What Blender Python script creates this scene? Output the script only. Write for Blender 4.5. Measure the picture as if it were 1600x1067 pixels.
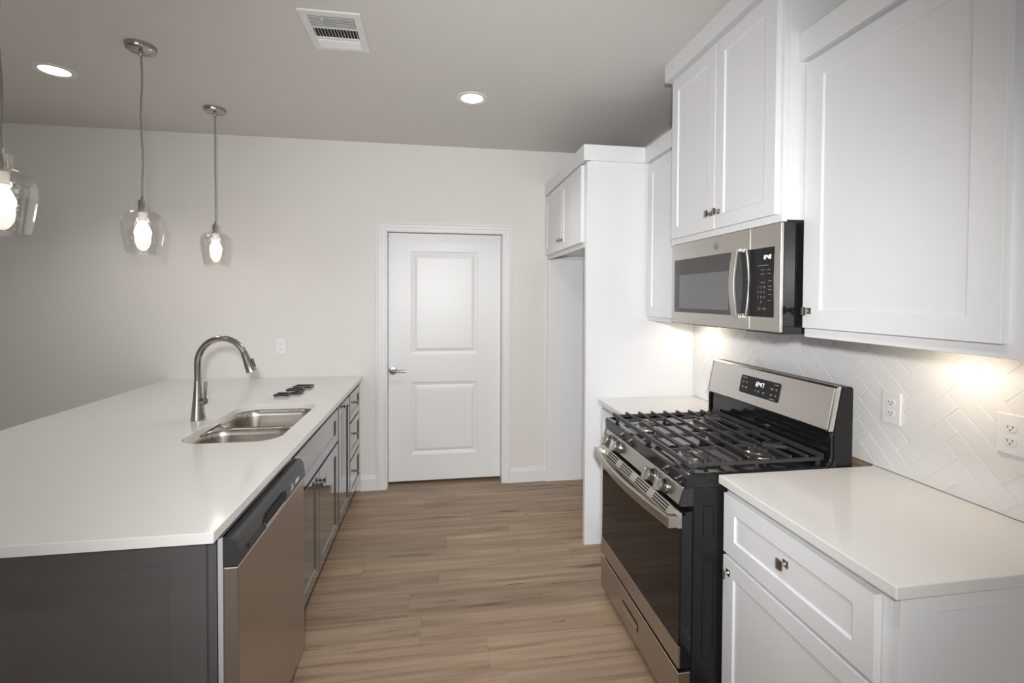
import bpy, bmesh, math, random
from mathutils import Vector, Matrix
random.seed(7)
for o in list(bpy.data.objects):
    bpy.data.objects.remove(o, do_unlink=True)
SC = bpy.context.scene
COL = SC.collection
V = Vector

# ------------------------------------------------------------------ camera
CAM_H, F_PX, YAW, PITCH, ROLL, PP_Y = 1.54, 744.0, 0.15505, 0.01994, -0.004716, 479.3
def cam_axes():
    right = V((math.cos(YAW), -math.sin(YAW), 0)); fwd = V((math.sin(YAW), math.cos(YAW), 0)); down = V((0, 0, -1))
    f2 = fwd*math.cos(PITCH) + down*math.sin(PITCH); d2 = down*math.cos(PITCH) - fwd*math.sin(PITCH)
    r3 = right*math.cos(ROLL) + d2*math.sin(ROLL); d3 = d2*math.cos(ROLL) - right*math.sin(ROLL)
    return r3, d3, f2
r3, d3, f2 = cam_axes()
cd = bpy.data.cameras.new('camera'); cam = bpy.data.objects.new('camera', cd); COL.objects.link(cam)
cd.sensor_fit = 'HORIZONTAL'; cd.sensor_width = 36.0; cd.lens = F_PX*36/1600
cd.shift_x = 0.0; cd.shift_y = -(533.5-PP_Y)/1600
cd.clip_start = 0.02; cd.clip_end = 60
cam.matrix_world = Matrix(((r3.x, -d3.x, -f2.x, 0), (r3.y, -d3.y, -f2.y, 0), (r3.z, -d3.z, -f2.z, CAM_H), (0, 0, 0, 1)))
SC.camera = cam

# ------------------------------------------------------------------ view, world, lights
SC.view_settings.view_transform = 'Standard'; SC.view_settings.look = 'None'
SC.view_settings.exposure = 0.0; SC.view_settings.gamma = 1.0; SC.view_settings.use_curve_mapping = False
w = bpy.data.worlds.new('room_world'); SC.world = w; w.use_nodes = True
w.node_tree.nodes['Background'].inputs[0].default_value = (0.9, 0.95, 1.0, 1)
SKY_IN = w.node_tree.nodes['Background'].inputs[1]
SC.cycles.max_bounces = 10; SC.cycles.diffuse_bounces = 5; SC.cycles.glossy_bounces = 5
SC.cycles.transmission_bounces = 8; SC.cycles.transparent_max_bounces = 16
SC.cycles.sample_clamp_indirect = 8.0
SC.cycles.blur_glossy = 0.3; SC.cycles.caustics_reflective = True; SC.cycles.caustics_refractive = False

def light(name, kind, loc, energy, color=(1, 1, 1), target=None, **kw):
    l = bpy.data.lights.new(name, kind); l.energy = energy; l.color = color
    for k, v in kw.items(): setattr(l, k, v)
    o = bpy.data.objects.new(name, l); COL.objects.link(o); o.location = loc
    if target is not None:
        o.rotation_euler = (V(target)-V(loc)).to_track_quat('-Z', 'Y').to_euler()
    return o
FLASH, CAN_FILL, WIN, STRIP, BULB, LENS, SKY = 276.0, 37.0, 0.0, 0.7, 15.0, 7.0, 3.5
FLASH_CONE, FLASH_AIM = 101, (0.60, 3.9, 1.28)
# the photographer's flash, just above the lens (its shadows lie on the back wall)
light('flash', 'SPOT', (-0.02, -0.12, 1.71), FLASH, (1.0, 1.0, 1.0), FLASH_AIM, spot_size=math.radians(FLASH_CONE), spot_blend=1.0, shadow_soft_size=0.045)
SKY_IN.default_value = SKY
CEIL = 2.75
CAN_FILL_XY = [(-2.04, 2.94), (0.205, 2.925), (0.205, 0.75), (-2.04, 0.75), (0.205, -1.45), (-2.04, -1.45)]  # first two are visible fixtures, the rest unseen spots added for fill
# added, unseen window opening behind the camera; lets sky light in as fill
pw = light('fill_window_portal', 'AREA', (-1.6, -4.02, 1.5), 1.0, (1, 1, 1), (-1.6, 0, 1.5), shape='RECTANGLE', size=3.2, size_y=1.8)
pw.data.cycles.is_portal = True

# ------------------------------------------------------------------ materials
def mat(name, col=(.8, .8, .8), rough=.5, metal=0.0, spec=.5, coat=0.0, coat_rough=.05, emit=None, estr=0, bump=None, aniso=0):
    m = bpy.data.materials.new(name); m.use_nodes = True; nt = m.node_tree; b = nt.nodes['Principled BSDF']
    b.inputs['Base Color'].default_value = (*col, 1); b.inputs['Roughness'].default_value = rough
    b.inputs['Metallic'].default_value = metal; b.inputs['Specular IOR Level'].default_value = spec
    b.inputs['Coat Weight'].default_value = coat; b.inputs['Coat Roughness'].default_value = coat_rough
    if aniso: b.inputs['Anisotropic'].default_value = aniso
    if emit: b.inputs['Emission Color'].default_value = (*emit, 1); b.inputs['Emission Strength'].default_value = estr
    tc = nt.nodes.new('ShaderNodeTexCoord')
    if bump:   # (scale vector, strength, colour variation)
        sc, st, var = bump
        mp = nt.nodes.new('ShaderNodeMapping'); mp.inputs['Scale'].default_value = sc
        nz = nt.nodes.new('ShaderNodeTexNoise'); nz.inputs['Scale'].default_value = 1.0; nz.inputs['Detail'].default_value = 4
        nt.links.new(tc.outputs['Object'], mp.inputs[0]); nt.links.new(mp.outputs[0], nz.inputs['Vector'])
        if st:
            bp = nt.nodes.new('ShaderNodeBump'); bp.inputs['Strength'].default_value = st; bp.inputs['Distance'].default_value = .002
            nt.links.new(nz.outputs['Fac'], bp.inputs['Height']); nt.links.new(bp.outputs[0], b.inputs['Normal'])
        if var:
            mx = nt.nodes.new('ShaderNodeMix'); mx.data_type = 'RGBA'
            mx.inputs['A'].default_value = (*[c*(1-var) for c in col], 1); mx.inputs['B'].default_value = (*[min(1, c*(1+var)) for c in col], 1)
            nt.links.new(nz.outputs['Fac'], mx.inputs['Factor']); nt.links.new(mx.outputs['Result'], b.inputs['Base Color'])
    return m
M = {}
M['wall'] = mat('greige_wall_paint', (.725, .702, .672), .75, spec=.25, bump=((180, 180, 180), .08, .012))
M['ceiling'] = mat('greige_ceiling_paint', (.665, .648, .628), .85, spec=.2, bump=((160, 160, 160), .10, .012))
M['white'] = mat('white_cabinet_paint', (.757, .765, .777), .32, spec=.45, bump=((60, 60, 12), .015, .006))
M['trim'] = mat('white_trim_paint', (.75, .75, .748), .38, bump=((50, 50, 50), .01, .006))
M['grey'] = mat('charcoal_cabinet_paint', (.074, .074, .077), .12, spec=.6, coat=1.0, coat_rough=.06, bump=((60, 60, 12), .02, .02))
M['grey'].node_tree.nodes['Principled BSDF'].inputs['Coat IOR'].default_value = 1.75
M['kick'] = mat('dark_toe_kick', (.03, .03, .032), .6, bump=((40, 40, 40), .02, .05))
M['quartz'] = mat('pale_quartz', (.70, .69, .675), .12, spec=.5, bump=((260, 260, 260), 0, .03))
M['steel'] = mat('brushed_stainless', (.60, .57, .54), .30, 1.0, bump=((6, 500, 500), .03, .05), aniso=.5)
M['steel_v'] = mat('brushed_stainless_door', (.52, .48, .445), .33, 1.0, bump=((500, 6, 500), .03, .05), aniso=.4)
M['steel_sink'] = mat('satin_sink_stainless', (.60, .56, .51), .24, 1.0, bump=((400, 400, 8), .02, .05))
M['nickel'] = mat('brushed_nickel', (.44, .42, .40), .17, 1.0, bump=((300, 300, 20), .02, .05))
M['chrome'] = mat('polished_chrome', (.72, .71, .70), .09, 1.0, bump=((90, 90, 90), .0, .03))
M['dknob'] = mat('polished_pewter_knob', (.36, .345, .33), .16, 1.0, bump=((90, 90, 90), .0, .05))
M['blackgloss'] = mat('black_enamel', (.009, .009, .010), .09, spec=.55, bump=((40, 40, 40), .0, .1))
M['blackside'] = mat('black_painted_metal', (.011, .011, .012), .30, spec=.33, bump=((80, 80, 80), .01, .1))
M['blackglass'] = mat('black_oven_glass', (.010, .0085, .008), .05, spec=.32, bump=((10, 10, 10), 0, .1))
M['mwglass'] = mat('smoked_microwave_glass', (.05, .05, .05), .08, spec=.7, bump=((10, 10, 10), 0, .1))
M['mwscreen'] = mat('microwave_window_screen', (.16, .16, .158), .22, spec=.6, bump=((900, 900, 900), 0, .15))
M['blackplastic'] = mat('black_plastic', (.022, .022, .023), .28, spec=.5, bump=((60, 60, 60), .01, .1))
M['dwpanel'] = mat('charcoal_dishwasher_plastic', (.030, .030, .031), .30, spec=.5, bump=((60, 60, 60), .01, .1))
M['iron'] = mat('cast_iron_grate', (.035, .034, .034), .42, spec=.5, bump=((350, 350, 350), .12, .1))
M['cap'] = mat('grey_burner_cap_enamel', (.10, .098, .095), .22, .35, bump=((90, 90, 90), .02, .06))
M['alu'] = mat('burner_aluminium', (.62, .59, .56), .30, 1.0, bump=((90, 90, 90), .02, .06))
M['darkhole'] = mat('dark_cavity', (.012, .012, .012), .7, bump=((30, 30, 30), 0, .1))
M['tile'] = mat('glossy_white_tile', (.80, .795, .79), .10, spec=.5, bump=((25, 25, 25), .03, .012))
M['grout'] = mat('white_grout', (.74, .73, .72), .8, bump=((300, 300, 300), .1, .03))
M['plate'] = mat('white_outlet_plastic', (.80, .80, .795), .3, bump=((50, 50, 50), 0, .01))
M['mark'] = mat('pale_printed_marks', (.55, .55, .55), .5, bump=((50, 50, 50), 0, .02))
M['dimmark'] = mat('grey_printed_marks', (.22, .22, .22), .5, bump=((50, 50, 50), 0, .02))
M['digit'] = mat('lit_clock_digits', (.8, .85, .9), .5, emit=(.85, .93, 1.0), estr=1.1, bump=((50, 50, 50), 0, .01))
M['bulb'] = mat('glowing_bulb', (1, 1, 1), .5, emit=(1.0, .93, .80), estr=BULB, bump=((20, 20, 20), 0, .01))
M['lens'] = mat('glowing_led_lens', (1, 1, 1), .5, emit=(1.0, .96, .90), estr=LENS, bump=((20, 20, 20), 0, .01))
M['puck'] = mat('warm_led_strip', (1, 1, 1), .5, emit=(1.0, .78, .52), estr=2*STRIP, bump=((20, 20, 20), 0, .01))
M['cord'] = mat('grey_cord_sleeve', (.27, .26, .245), .45, metal=.4, bump=((600, 600, 600), .1, .1))
M['socket'] = mat('white_socket_sleeve', (.75, .72, .68), .35, bump=((30, 30, 30), 0, .02))
M['rawwood'] = mat('raw_brown_wood', (.27, .17, .10), .8, bump=((8, 60, 60), .1, .25))
M['trimgrey'] = mat('pale_grey_edge_strip', (.40, .40, .43), .3, bump=((50, 50, 50), 0, .01))
M['vent'] = mat('white_vent_enamel', (.74, .74, .73), .4, bump=((50, 50, 50), 0, .01))

def glass_mat(name, tint, seeds):
    m = bpy.data.materials.new(name); m.use_nodes = True; nt = m.node_tree; nt.nodes.clear(); n = nt.nodes.new; L = nt.links.new
    out = n('ShaderNodeOutputMaterial'); mix = n('ShaderNodeMixShader'); tr = n('ShaderNodeBsdfTransparent'); gl = n('ShaderNodeBsdfGlossy')
    tr.inputs[0].default_value = (*tint, 1); gl.inputs['Roughness'].default_value = .04; gl.inputs[0].default_value = (1, 1, 1, 1)
    lw = n('ShaderNodeLayerWeight'); lw.inputs['Blend'].default_value = .16
    mr = n('ShaderNodeMapRange'); mr.inputs['To Min'].default_value = .025; mr.inputs['To Max'].default_value = .75
    tc = n('ShaderNodeTexCoord'); vo = n('ShaderNodeTexVoronoi'); vo.inputs['Scale'].default_value = seeds
    cr = n('ShaderNodeMapRange'); cr.inputs['From Min'].default_value = 0; cr.inputs['From Max'].default_value = .25; cr.inputs['To Min'].default_value = 1; cr.inputs['To Max'].default_value = 0
    bp = n('ShaderNodeBump'); bp.inputs['Strength'].default_value = .35; bp.inputs['Distance'].default_value = .002
    L(tc.outputs['Object'], vo.inputs['Vector']); L(vo.outputs['Distance'], cr.inputs['Value']); L(cr.outputs[0], bp.inputs['Height'])
    L(bp.outputs[0], gl.inputs['Normal']); L(bp.outputs[0], lw.inputs['Normal'])
    L(lw.outputs['Facing'], mr.inputs['Value']); L(mr.outputs[0], mix.inputs[0]); L(tr.outputs[0], mix.inputs[1]); L(gl.outputs[0], mix.inputs[2]); L(mix.outputs[0], out.inputs[0])
    return m
M['glass'] = glass_mat('seeded_clear_glass', (.972, .970, .966), 75)
M['bag'] = glass_mat('clear_plastic_film', (.985, .985, .985), 60)

def floor_mat():
    m = bpy.data.materials.new('oak_vinyl_planks'); m.use_nodes = True; nt = m.node_tree; n = nt.nodes.new; L = nt.links.new
    b = nt.nodes['Principled BSDF']; tc = n('ShaderNodeTexCoord'); sx = n('ShaderNodeSeparateXYZ'); L(tc.outputs['Object'], sx.inputs[0])
    def ma(op, a, c=None, d=None):
        k = n('ShaderNodeMath'); k.operation = op
        for i, s in enumerate((a, c, d)):
            if s is None: continue
            if isinstance(s, (int, float)): k.inputs[i].default_value = s
            else: L(s, k.inputs[i])
        return k.outputs[0]
    W, LEN = .192, 1.22
    yy = ma('DIVIDE', ma('ADD', sx.outputs[1], 20*.192-2.883+.192*15), W); row = ma('FLOOR', yy); fy = ma('SUBTRACT', yy, row)
    wn = n('ShaderNodeTexWhiteNoise'); wn.noise_dimensions = '1D'; L(ma('ADD', row, 3.37), wn.inputs['W'])
    xx = ma('ADD', ma('DIVIDE', sx.outputs[0], LEN), ma('MULTIPLY', wn.outputs['Value'], 5.0)); cx = ma('FLOOR', xx); fx = ma('SUBTRACT', xx, cx)
    cb = n('ShaderNodeCombineXYZ'); L(row, cb.inputs[0]); L(cx, cb.inputs[1])
    w2 = n('ShaderNodeTexWhiteNoise'); w2.noise_dimensions = '2D'; L(cb.outputs[0], w2.inputs['Vector'])
    # grain coordinates stretched along the plank and shifted per plank
    gv = n('ShaderNodeCombineXYZ'); L(ma('ADD', sx.outputs[0], ma('MULTIPLY', w2.outputs['Value'], 37.0)), gv.inputs[0]); L(sx.outputs[1], gv.inputs[1]); L(ma('MULTIPLY', w2.outputs['Value'], 11.0), gv.inputs[2])
    def grain(sc, detail, dist=0):
        mp = n('ShaderNodeMapping'); mp.inputs['Scale'].default_value = sc; L(gv.outputs[0], mp.inputs[0])
        z = n('ShaderNodeTexNoise'); z.inputs['Scale'].default_value = 1; z.inputs['Detail'].default_value = detail; z.inputs['Distortion'].default_value = dist
        L(mp.outputs[0], z.inputs['Vector']); return z.outputs['Fac']
    g1 = grain((1.3, 26, 1), 8, .35); g2 = grain((4, 150, 1), 4); g3 = grain((.9, 7, 1), 3, .8); g4 = grain((1.5, 42, 1), 6, .9); g5 = grain((.8, 5, 1), 2, .4); g6 = grain((9, 26, 1), 2, .8)
    def ramp(fac, stops):
        r = n('ShaderNodeValToRGB'); el = r.color_ramp.elements
        while len(el) < len(stops): el.new(.5)
        for e, (p, c) in zip(el, stops): e.position = p; e.color = (*c, 1)
        L(fac, r.inputs[0]); return r.outputs[0]
    base = ramp(g1, [(.25, (.200, .140, .094)), (.45, (.295, .219, .154)), (.60, (.352, .266, .190)), (.80, (.420, .330, .245))])
    tint = ramp(w2.outputs['Value'], [(0, (.78, .78, .79)), (.3, (1.04, 1.01, .98)), (.6, (.93, .91, .88)), (.8, (1.06, 1.0, .94)), (1, (1.18, 1.16, 1.13))])
    def mix(kind, fac, a, c):
        k = n('ShaderNodeMix'); k.data_type = 'RGBA'; k.blend_type = kind
        if isinstance(fac, (int, float)): k.inputs['Factor'].default_value = fac
        else: L(fac, k.inputs['Factor'])
        for nm, s in (('A', a), ('B', c)):
            if isinstance(s, tuple): k.inputs[nm].default_value = (*s, 1)
            else: L(s, k.inputs[nm])
        return k.outputs['Result']
    c = mix('MULTIPLY', 1.0, base, tint)
    c = mix('MULTIPLY', .55, c, ramp(g2, [(.3, (.80, .79, .78)), (.6, (1.08, 1.08, 1.08))]))
    c = mix('MULTIPLY', .8, c, ramp(g3, [(.35, (.86, .83, .80)), (.6, (1.06, 1.06, 1.05))]))
    crack = ma('MULTIPLY', ramp(g4, [(.60, (0, 0, 0)), (.665, (.85, .85, .85))]), ramp(g5, [(.47, (0, 0, 0)), (.60, (1, 1, 1))]))
    c = mix('MIX', crack, c, (.085, .054, .034))                                             # dark mineral streaks
    knot = ma('MULTIPLY', ramp(g6, [(.72, (0, 0, 0)), (.80, (.8, .8, .8))]), 1.0)
    c = mix('MIX', knot, c, (.10, .065, .042))
    ex = ma('LESS_THAN', ma('MULTIPLY', ma('MINIMUM', fx, ma('SUBTRACT', 1.0, fx)), LEN), .0012)
    ey = ma('LESS_THAN', ma('MULTIPLY', ma('MINIMUM', fy, ma('SUBTRACT', 1.0, fy)), W), .0012)
    c = mix('MIX', ma('MULTIPLY', ma('MAXIMUM', ex, ey), .28), c, (.07, .045, .03))
    L(c, b.inputs['Base Color']); b.inputs['Roughness'].default_value = .42; b.inputs['Specular IOR Level'].default_value = .35
    bp = n('ShaderNodeBump'); bp.inputs['Strength'].default_value = .12; bp.inputs['Distance'].default_value = .001
    L(g2, bp.inputs['Height']); L(bp.outputs[0], b.inputs['Normal'])
    return m
M['floor'] = floor_mat()

# ------------------------------------------------------------------ mesh helpers (all in world coordinates)
X, Y, Z = V((1, 0, 0)), V((0, 1, 0)), V((0, 0, 1))
def B(): return bmesh.new()
def bx(bm, x0, x1, y0, y1, z0, z1):
    v = [bm.verts.new((x, y, z)) for x in (x0, x1) for y in (y0, y1) for z in (z0, z1)]
    for f in ((0, 1, 3, 2), (4, 6, 7, 5), (0, 4, 5, 1), (2, 3, 7, 6), (0, 2, 6, 4), (1, 5, 7, 3)): bm.faces.new([v[i] for i in f])
    return bm
def obox(bm, c, u, v, n, a, b_, h):   # box centred on c, half sizes a,b_,h along u,v,n
    c, u, v, n = V(c), V(u), V(v), V(n)
    vs = [bm.verts.new(c+u*(a*i)+v*(b_*j)+n*(h*k)) for i in (-1, 1) for j in (-1, 1) for k in (-1, 1)]
    for f in ((0, 1, 3, 2), (4, 6, 7, 5), (0, 4, 5, 1), (2, 3, 7, 6), (0, 2, 6, 4), (1, 5, 7, 3)): bm.faces.new([vs[i] for i in f])
    return bm
def prism(bm, pts, vec):
    vec = V(vec); a = [bm.verts.new(V(p)) for p in pts]; b_ = [bm.verts.new(V(p)+vec) for p in pts]; k = len(a)
    bm.faces.new(a); bm.faces.new(b_[::-1])
    for i in range(k): bm.faces.new([a[i], b_[i], b_[(i+1) % k], a[(i+1) % k]])
    return bm
def frame_of(d):
    d = V(d).normalized(); h = Z if abs(d.z) < .9 else X
    u = d.cross(h).normalized(); return u, d.cross(u).normalized()
def lathe(bm, prof, o, axis=Z, seg=32, close=False):
    axis = V(axis).normalized(); u, v = frame_of(axis); o = V(o); rings = []
    for r, h in prof:
        if r < 1e-6: rings.append([bm.verts.new(o+axis*h)])
        else: rings.append([bm.verts.new(o+axis*h+(u*math.cos(2*math.pi*i/seg)+v*math.sin(2*math.pi*i/seg))*r) for i in range(seg)])
    for a, b_ in zip(rings, rings[1:]):
        for i in range(seg):
            j = (i+1) % seg; f = [a[i % len(a)], a[j % len(a)], b_[j % len(b_)], b_[i % len(b_)]]
            f2_ = [];  [f2_.append(x) for x in f if x not in f2_]
            if len(f2_) > 2: bm.faces.new(f2_)
    if close:
        for r in (rings[0], rings[-1]):
            if len(r) > 2: bm.faces.new(r)
    return bm
def cyl(bm, p0, p1, r0, r1=None, seg=20):
    p0, p1 = V(p0), V(p1); d = p1-p0
    return lathe(bm, [(r0, 0), (r0 if r1 is None else r1, d.length)], p0, d, seg, True)
def tube(bm, pts, r, seg=12):
    pts = [V(p) for p in pts]; rr = r if isinstance(r, (list, tuple)) else [r]*len(pts); rings = []; u = None
    for i, p in enumerate(pts):
        d = (pts[min(i+1, len(pts)-1)]-pts[max(i-1, 0)]).normalized()
        if u is None: u, _ = frame_of(d)
        u = (u-d*u.dot(d)).normalized(); v = d.cross(u)
        rings.append([bm.verts.new(p+(u*math.cos(2*math.pi*k/seg)+v*math.sin(2*math.pi*k/seg))*rr[i]) for k in range(seg)])
    for a, b_ in zip(rings, rings[1:]):
        for k in range(seg): bm.faces.new([a[k], a[(k+1) % seg], b_[(k+1) % seg], b_[k]])
    bm.faces.new(rings[0]); bm.faces.new(rings[-1][::-1]); return bm
def sweep(bm, path, sect):   # path: list of (origin, u, v); sect: list of (a,b)
    rings = [[bm.verts.new(V(o)+V(u)*a+V(v)*b_) for a, b_ in sect] for o, u, v in path]; k = len(sect)
    for a, b_ in zip(rings, rings[1:]):
        for i in range(k): bm.faces.new([a[i], a[(i+1) % k], b_[(i+1) % k], b_[i]])
    bm.faces.new(rings[0]); bm.faces.new(rings[-1][::-1]); return bm
def paneled(bm, O, u, v, n, xs, ys, holes, t, prof):
    """slab with recessed or raised panels; xs, ys: grid lines, holes: set of cells, prof: [(inset, height)...]"""
    O, u, v, n = V(O), V(u), V(v), V(n); P = {}
    def pt(x, y, h=0):
        k = (round(x, 5), round(y, 5), round(h, 5))
        if k not in P: P[k] = bm.verts.new(O+u*x+v*y+n*h)
        return P[k]
    for i in range(len(xs)-1):
        for j in range(len(ys)-1):
            x0, x1, y0, y1 = xs[i], xs[i+1], ys[j], ys[j+1]
            if (i, j) not in holes: bm.faces.new([pt(x0, y0), pt(x1, y0), pt(x1, y1), pt(x0, y1)]); continue
            ring = lambda d, h: [pt(x0+d, y0+d, h), pt(x1-d, y0+d, h), pt(x1-d, y1-d, h), pt(x0+d, y1-d, h)]
            prev = ring(0, 0)
            for d, h in prof:
                cur = ring(d, h)
                for k in range(4): bm.faces.new([prev[k], prev[(k+1) % 4], cur[(k+1) % 4], cur[k]])
                prev = cur
            bm.faces.new(prev)
    per = [(x, ys[0]) for x in xs] + [(xs[-1], y) for y in ys[1:]] + [(x, ys[-1]) for x in xs[-2::-1]] + [(xs[0], y) for y in ys[-2:0:-1]]
    for a, b_ in zip(per, per[1:]+per[:1]): bm.faces.new([pt(*b_), pt(*a), pt(*a, -t), pt(*b_, -t)])
    bm.faces.new([pt(*p, -t) for p in per[::-1]])
    return bm
SHAKER = [(.0032, -.0068)]
def shaker(bm, O, u, v, n, w_, h_, s, t=.02, sy=None):
    sy = sy or s
    return paneled(bm, O, u, v, n, [0, s, w_-s, w_], [0, sy, h_-sy, h_], {(1, 1)}, t, SHAKER)
def text_bm(bm, s, size, O, u, v, n, center=True, lift=.0006):
    c = bpy.data.curves.new('t', 'FONT'); c.body = s; c.size = size; c.align_x = 'CENTER' if center else 'LEFT'; c.align_y = 'CENTER'
    o = bpy.data.objects.new('t', c); COL.objects.link(o); dg = bpy.context.evaluated_depsgraph_get()
    me = bpy.data.meshes.new_from_object(o.evaluated_get(dg)); O, u, v, n = V(O), V(u), V(v), V(n)
    vs = [bm.verts.new(O+u*q.co.x+v*q.co.y+n*lift) for q in me.vertices]
    for p in me.polygons:
        try: bm.faces.new([vs[i] for i in p.vertices])
        except ValueError: pass
    bpy.data.objects.remove(o, do_unlink=True); bpy.data.curves.remove(c); bpy.data.meshes.remove(me)
    return bm
SEG7 = {'0': 'abcdef', '1': 'bc', '2': 'abged', '3': 'abgcd', '4': 'fgbc', '5': 'afgcd', '6': 'afgedc', '7': 'abc', '8': 'abcdefg', '9': 'abfgcd'}
def seg7(bm, s, h, O, u, v, n):
    O, u, v, n = V(O), V(u), V(v), V(n); wd = h*.52; t = h*.085; x = 0; tot = sum(wd*1.45 if c != ':' else wd*.55 for c in s)-wd*.45; x = -tot/2
    for c in s:
        if c == ':':
            for dy in (-.2, .2): obox(bm, O+u*(x+wd*.06)+v*(h*dy)+n*.0008, u, v, n, t*.6, t*.6, .0004)
            x += wd*.55; continue
        L_ = {'a': (wd/2, h/2, 1), 'g': (wd/2, 0, 1), 'd': (wd/2, -h/2, 1), 'f': (0, h/4, 0), 'b': (wd, h/4, 0), 'e': (0, -h/4, 0), 'c': (wd, -h/4, 0)}
        for k in SEG7[c]:
            px, py, hor = L_[k]; sl = py*.12
            obox(bm, O+u*(x+px+sl)+v*py+n*.0008, u, v, n, wd*.42 if hor else t, t if hor else h*.21, .0004)
        x += wd*1.45
    return bm

ORG = {}
def finish(bm, name, m, org, bevel=0, smooth=False, bseg=2):
    bmesh.ops.recalc_face_normals(bm, faces=bm.faces)
    for vv in bm.verts: vv.co -= org
    me = bpy.data.meshes.new(name); bm.to_mesh(me); bm.free(); me.materials.append(M[m] if isinstance(m, str) else m)
    if smooth:
        for p in me.polygons: p.use_smooth = True
        me.set_sharp_from_angle(angle=math.radians(38))
    o = bpy.data.objects.new(name, me); COL.objects.link(o)
    if bevel:
        md = o.modifiers.new('bevel', 'BEVEL'); md.width = bevel; md.segments = bseg; md.limit_method = 'ANGLE'; md.angle_limit = math.radians(40)
    return o
def tagit(o, label, cat, group=None):
    o['label'] = label; o['category'] = cat
    if group: o['group'] = group
    return o
def thing(name, loc, label, cat, group=None):
    o = bpy.data.objects.new(name, None); COL.objects.link(o); o.location = loc; o.empty_display_size = .05; ORG[o] = V(loc)
    return tagit(o, label, cat, group)
def part(parent, name, bm, m, bevel=0, smooth=False, label=None, bseg=2):
    o = finish(bm, name, m, ORG[parent], bevel, smooth, bseg); o.parent = parent; ORG[o] = ORG[parent]
    if label: o['label'] = label
    return o
def solo(name, bm, m, loc, label, cat, group=None, bevel=0, smooth=False):
    o = finish(bm, name, m, V(loc), bevel, smooth); o.location = loc; ORG[o] = V(loc)
    return tagit(o, label, cat, group)
def struct(name, bm, m, bevel=0, smooth=False):
    o = finish(bm, name, m, V((0, 0, 0)), bevel, smooth); o['kind'] = 'structure'; ORG[o] = V((0, 0, 0)); return o

# ------------------------------------------------------------------ the room
WY, WX, LX, FY = 3.89, 1.63, -5.2, -4.0          # back, right, left and front wall planes
struct('floor', bx(B(), LX-.1, WX+.12, FY-.1, WY+1.0, -.05, 0), 'floor')
struct('ceiling', bx(B(), LX-.1, WX+.12, FY-.1, WY+.12, CEIL, CEIL+.08), 'ceiling')
DX0, DX1, DZ = -.402, .532, 2.068                # door opening
b = B(); bx(b, LX, DX0, WY, WY+.115, 0, CEIL); bx(b, DX1, WX, WY, WY+.115, 0, CEIL); bx(b, DX0, DX1, WY, WY+.115, DZ, CEIL)
struct('wall_back', b, 'wall')
struct('wall_right', bx(B(), WX, WX+.1, FY, WY, 0, CEIL), 'wall')
struct('wall_left', bx(B(), LX-.1, LX, FY, WY, 0, CEIL), 'wall')
b = B(); bx(b, LX, -3.2, FY-.1, FY, 0, CEIL); bx(b, 0, WX, FY-.1, FY, 0, CEIL); bx(b, -3.2, 0, FY-.1, FY, 0, .6); bx(b, -3.2, 0, FY-.1, FY, 2.4, CEIL)  # unseen wall, its opening added to admit fill light
struct('wall_front', b, 'wall')
b = B(); bx(b, -1.2, 1.4, WY+1.0, WY+1.1, 0, CEIL); bx(b, -1.3, -1.2, WY+.116, WY+1.1, 0, CEIL); bx(b, 1.4, 1.5, WY+.116, WY+1.1, 0, CEIL); bx(b, -1.3, 1.5, WY+.121, WY+1.1, CEIL, CEIL+.05)
struct('wall_light_block', b, 'wall')  # unseen box added behind the door to keep sky light out of its gap
def baseboard(name, x0, x1, y=WY):
    pr = [(0, 0), (.016, 0), (.016, .095), (.011, .105), (.009, .118), (0, .122)]
    struct(name, prism(B(), [(x0, y-a, z) for a, z in pr], (x1-x0, 0, 0)), 'trim', .0015)
baseboard('baseboard_left', -.60, -.478); baseboard('baseboard_right', .602, .905)
baseboard('baseboard_back', LX, -1.72)
# door casing: stepped profile swept up, over and down
pr = [(0, .0), (0, .017), (.016, .019), (.022, .014), (.040, .014), (.046, .010), (.064, .010), (.068, .014), (.076, .014), (.076, 0)]
ox0, ox1, oz = -.478, .602, 2.133
b = B(); rings = []
for d, h in pr:
    rings.append([b.verts.new((ox0+d, WY-h, 0)), b.verts.new((ox0+d, WY-h, oz-d)), b.verts.new((ox1-d, WY-h, oz-d)), b.verts.new((ox1-d, WY-h, 0))])
for a, c in zip(rings, rings[1:]+rings[:1]):
    for i in range(3): b.faces.new([a[i], a[i+1], c[i+1], c[i]])
struct('trim_1', b, 'trim')
# jamb lining and stop
b = B(); bx(b, DX0, DX0+.006, WY, WY+.115, 0, DZ); bx(b, DX1-.006, DX1, WY, WY+.115, 0, DZ); bx(b, DX0, DX1, WY, WY+.115, DZ-.006, DZ)
struct('trim_2', b, 'trim')
door = bpy.data.objects.new('door_1', None); COL.objects.link(door); door['kind'] = 'structure'; ORG[door] = V((0, 0, 0))
dy = WY+.085; d0, d1 = DX0+.008, DX1-.008
b = B(); paneled(b, (d0, dy, .024), X, Z, -Y, [0, .178, d1-d0-.192, d1-d0], [0, .215, .815, 1.042, 1.888, 2.034], {(1, 1), (1, 3)}, .036,
    [(.007, -.006), (.014, -.007), (.026, -.010), (.034, -.008), (.05, -.002), (.056, -.0015)])
part(door, 'door_slab', b, 'trim', .0012)
kx, kz = -.358, .938
hd = B(); lathe(hd, [(0, .052), (.012, .052), (.0125, .012), (.030, .010), (.033, .006), (.033, 0)], (kx, dy, kz), -Y, 28)
part(door, 'door_handle', hd, 'nickel', 0, True)
hl = B(); tube(hl, [(kx-.012, dy-.050, kz), (kx+.01, dy-.054, kz), (kx+.05, dy-.053, kz), (kx+.112, dy-.050, kz)], .0105, 16)
part(door, 'door_lever', hl, 'nickel', 0, True)

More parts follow.
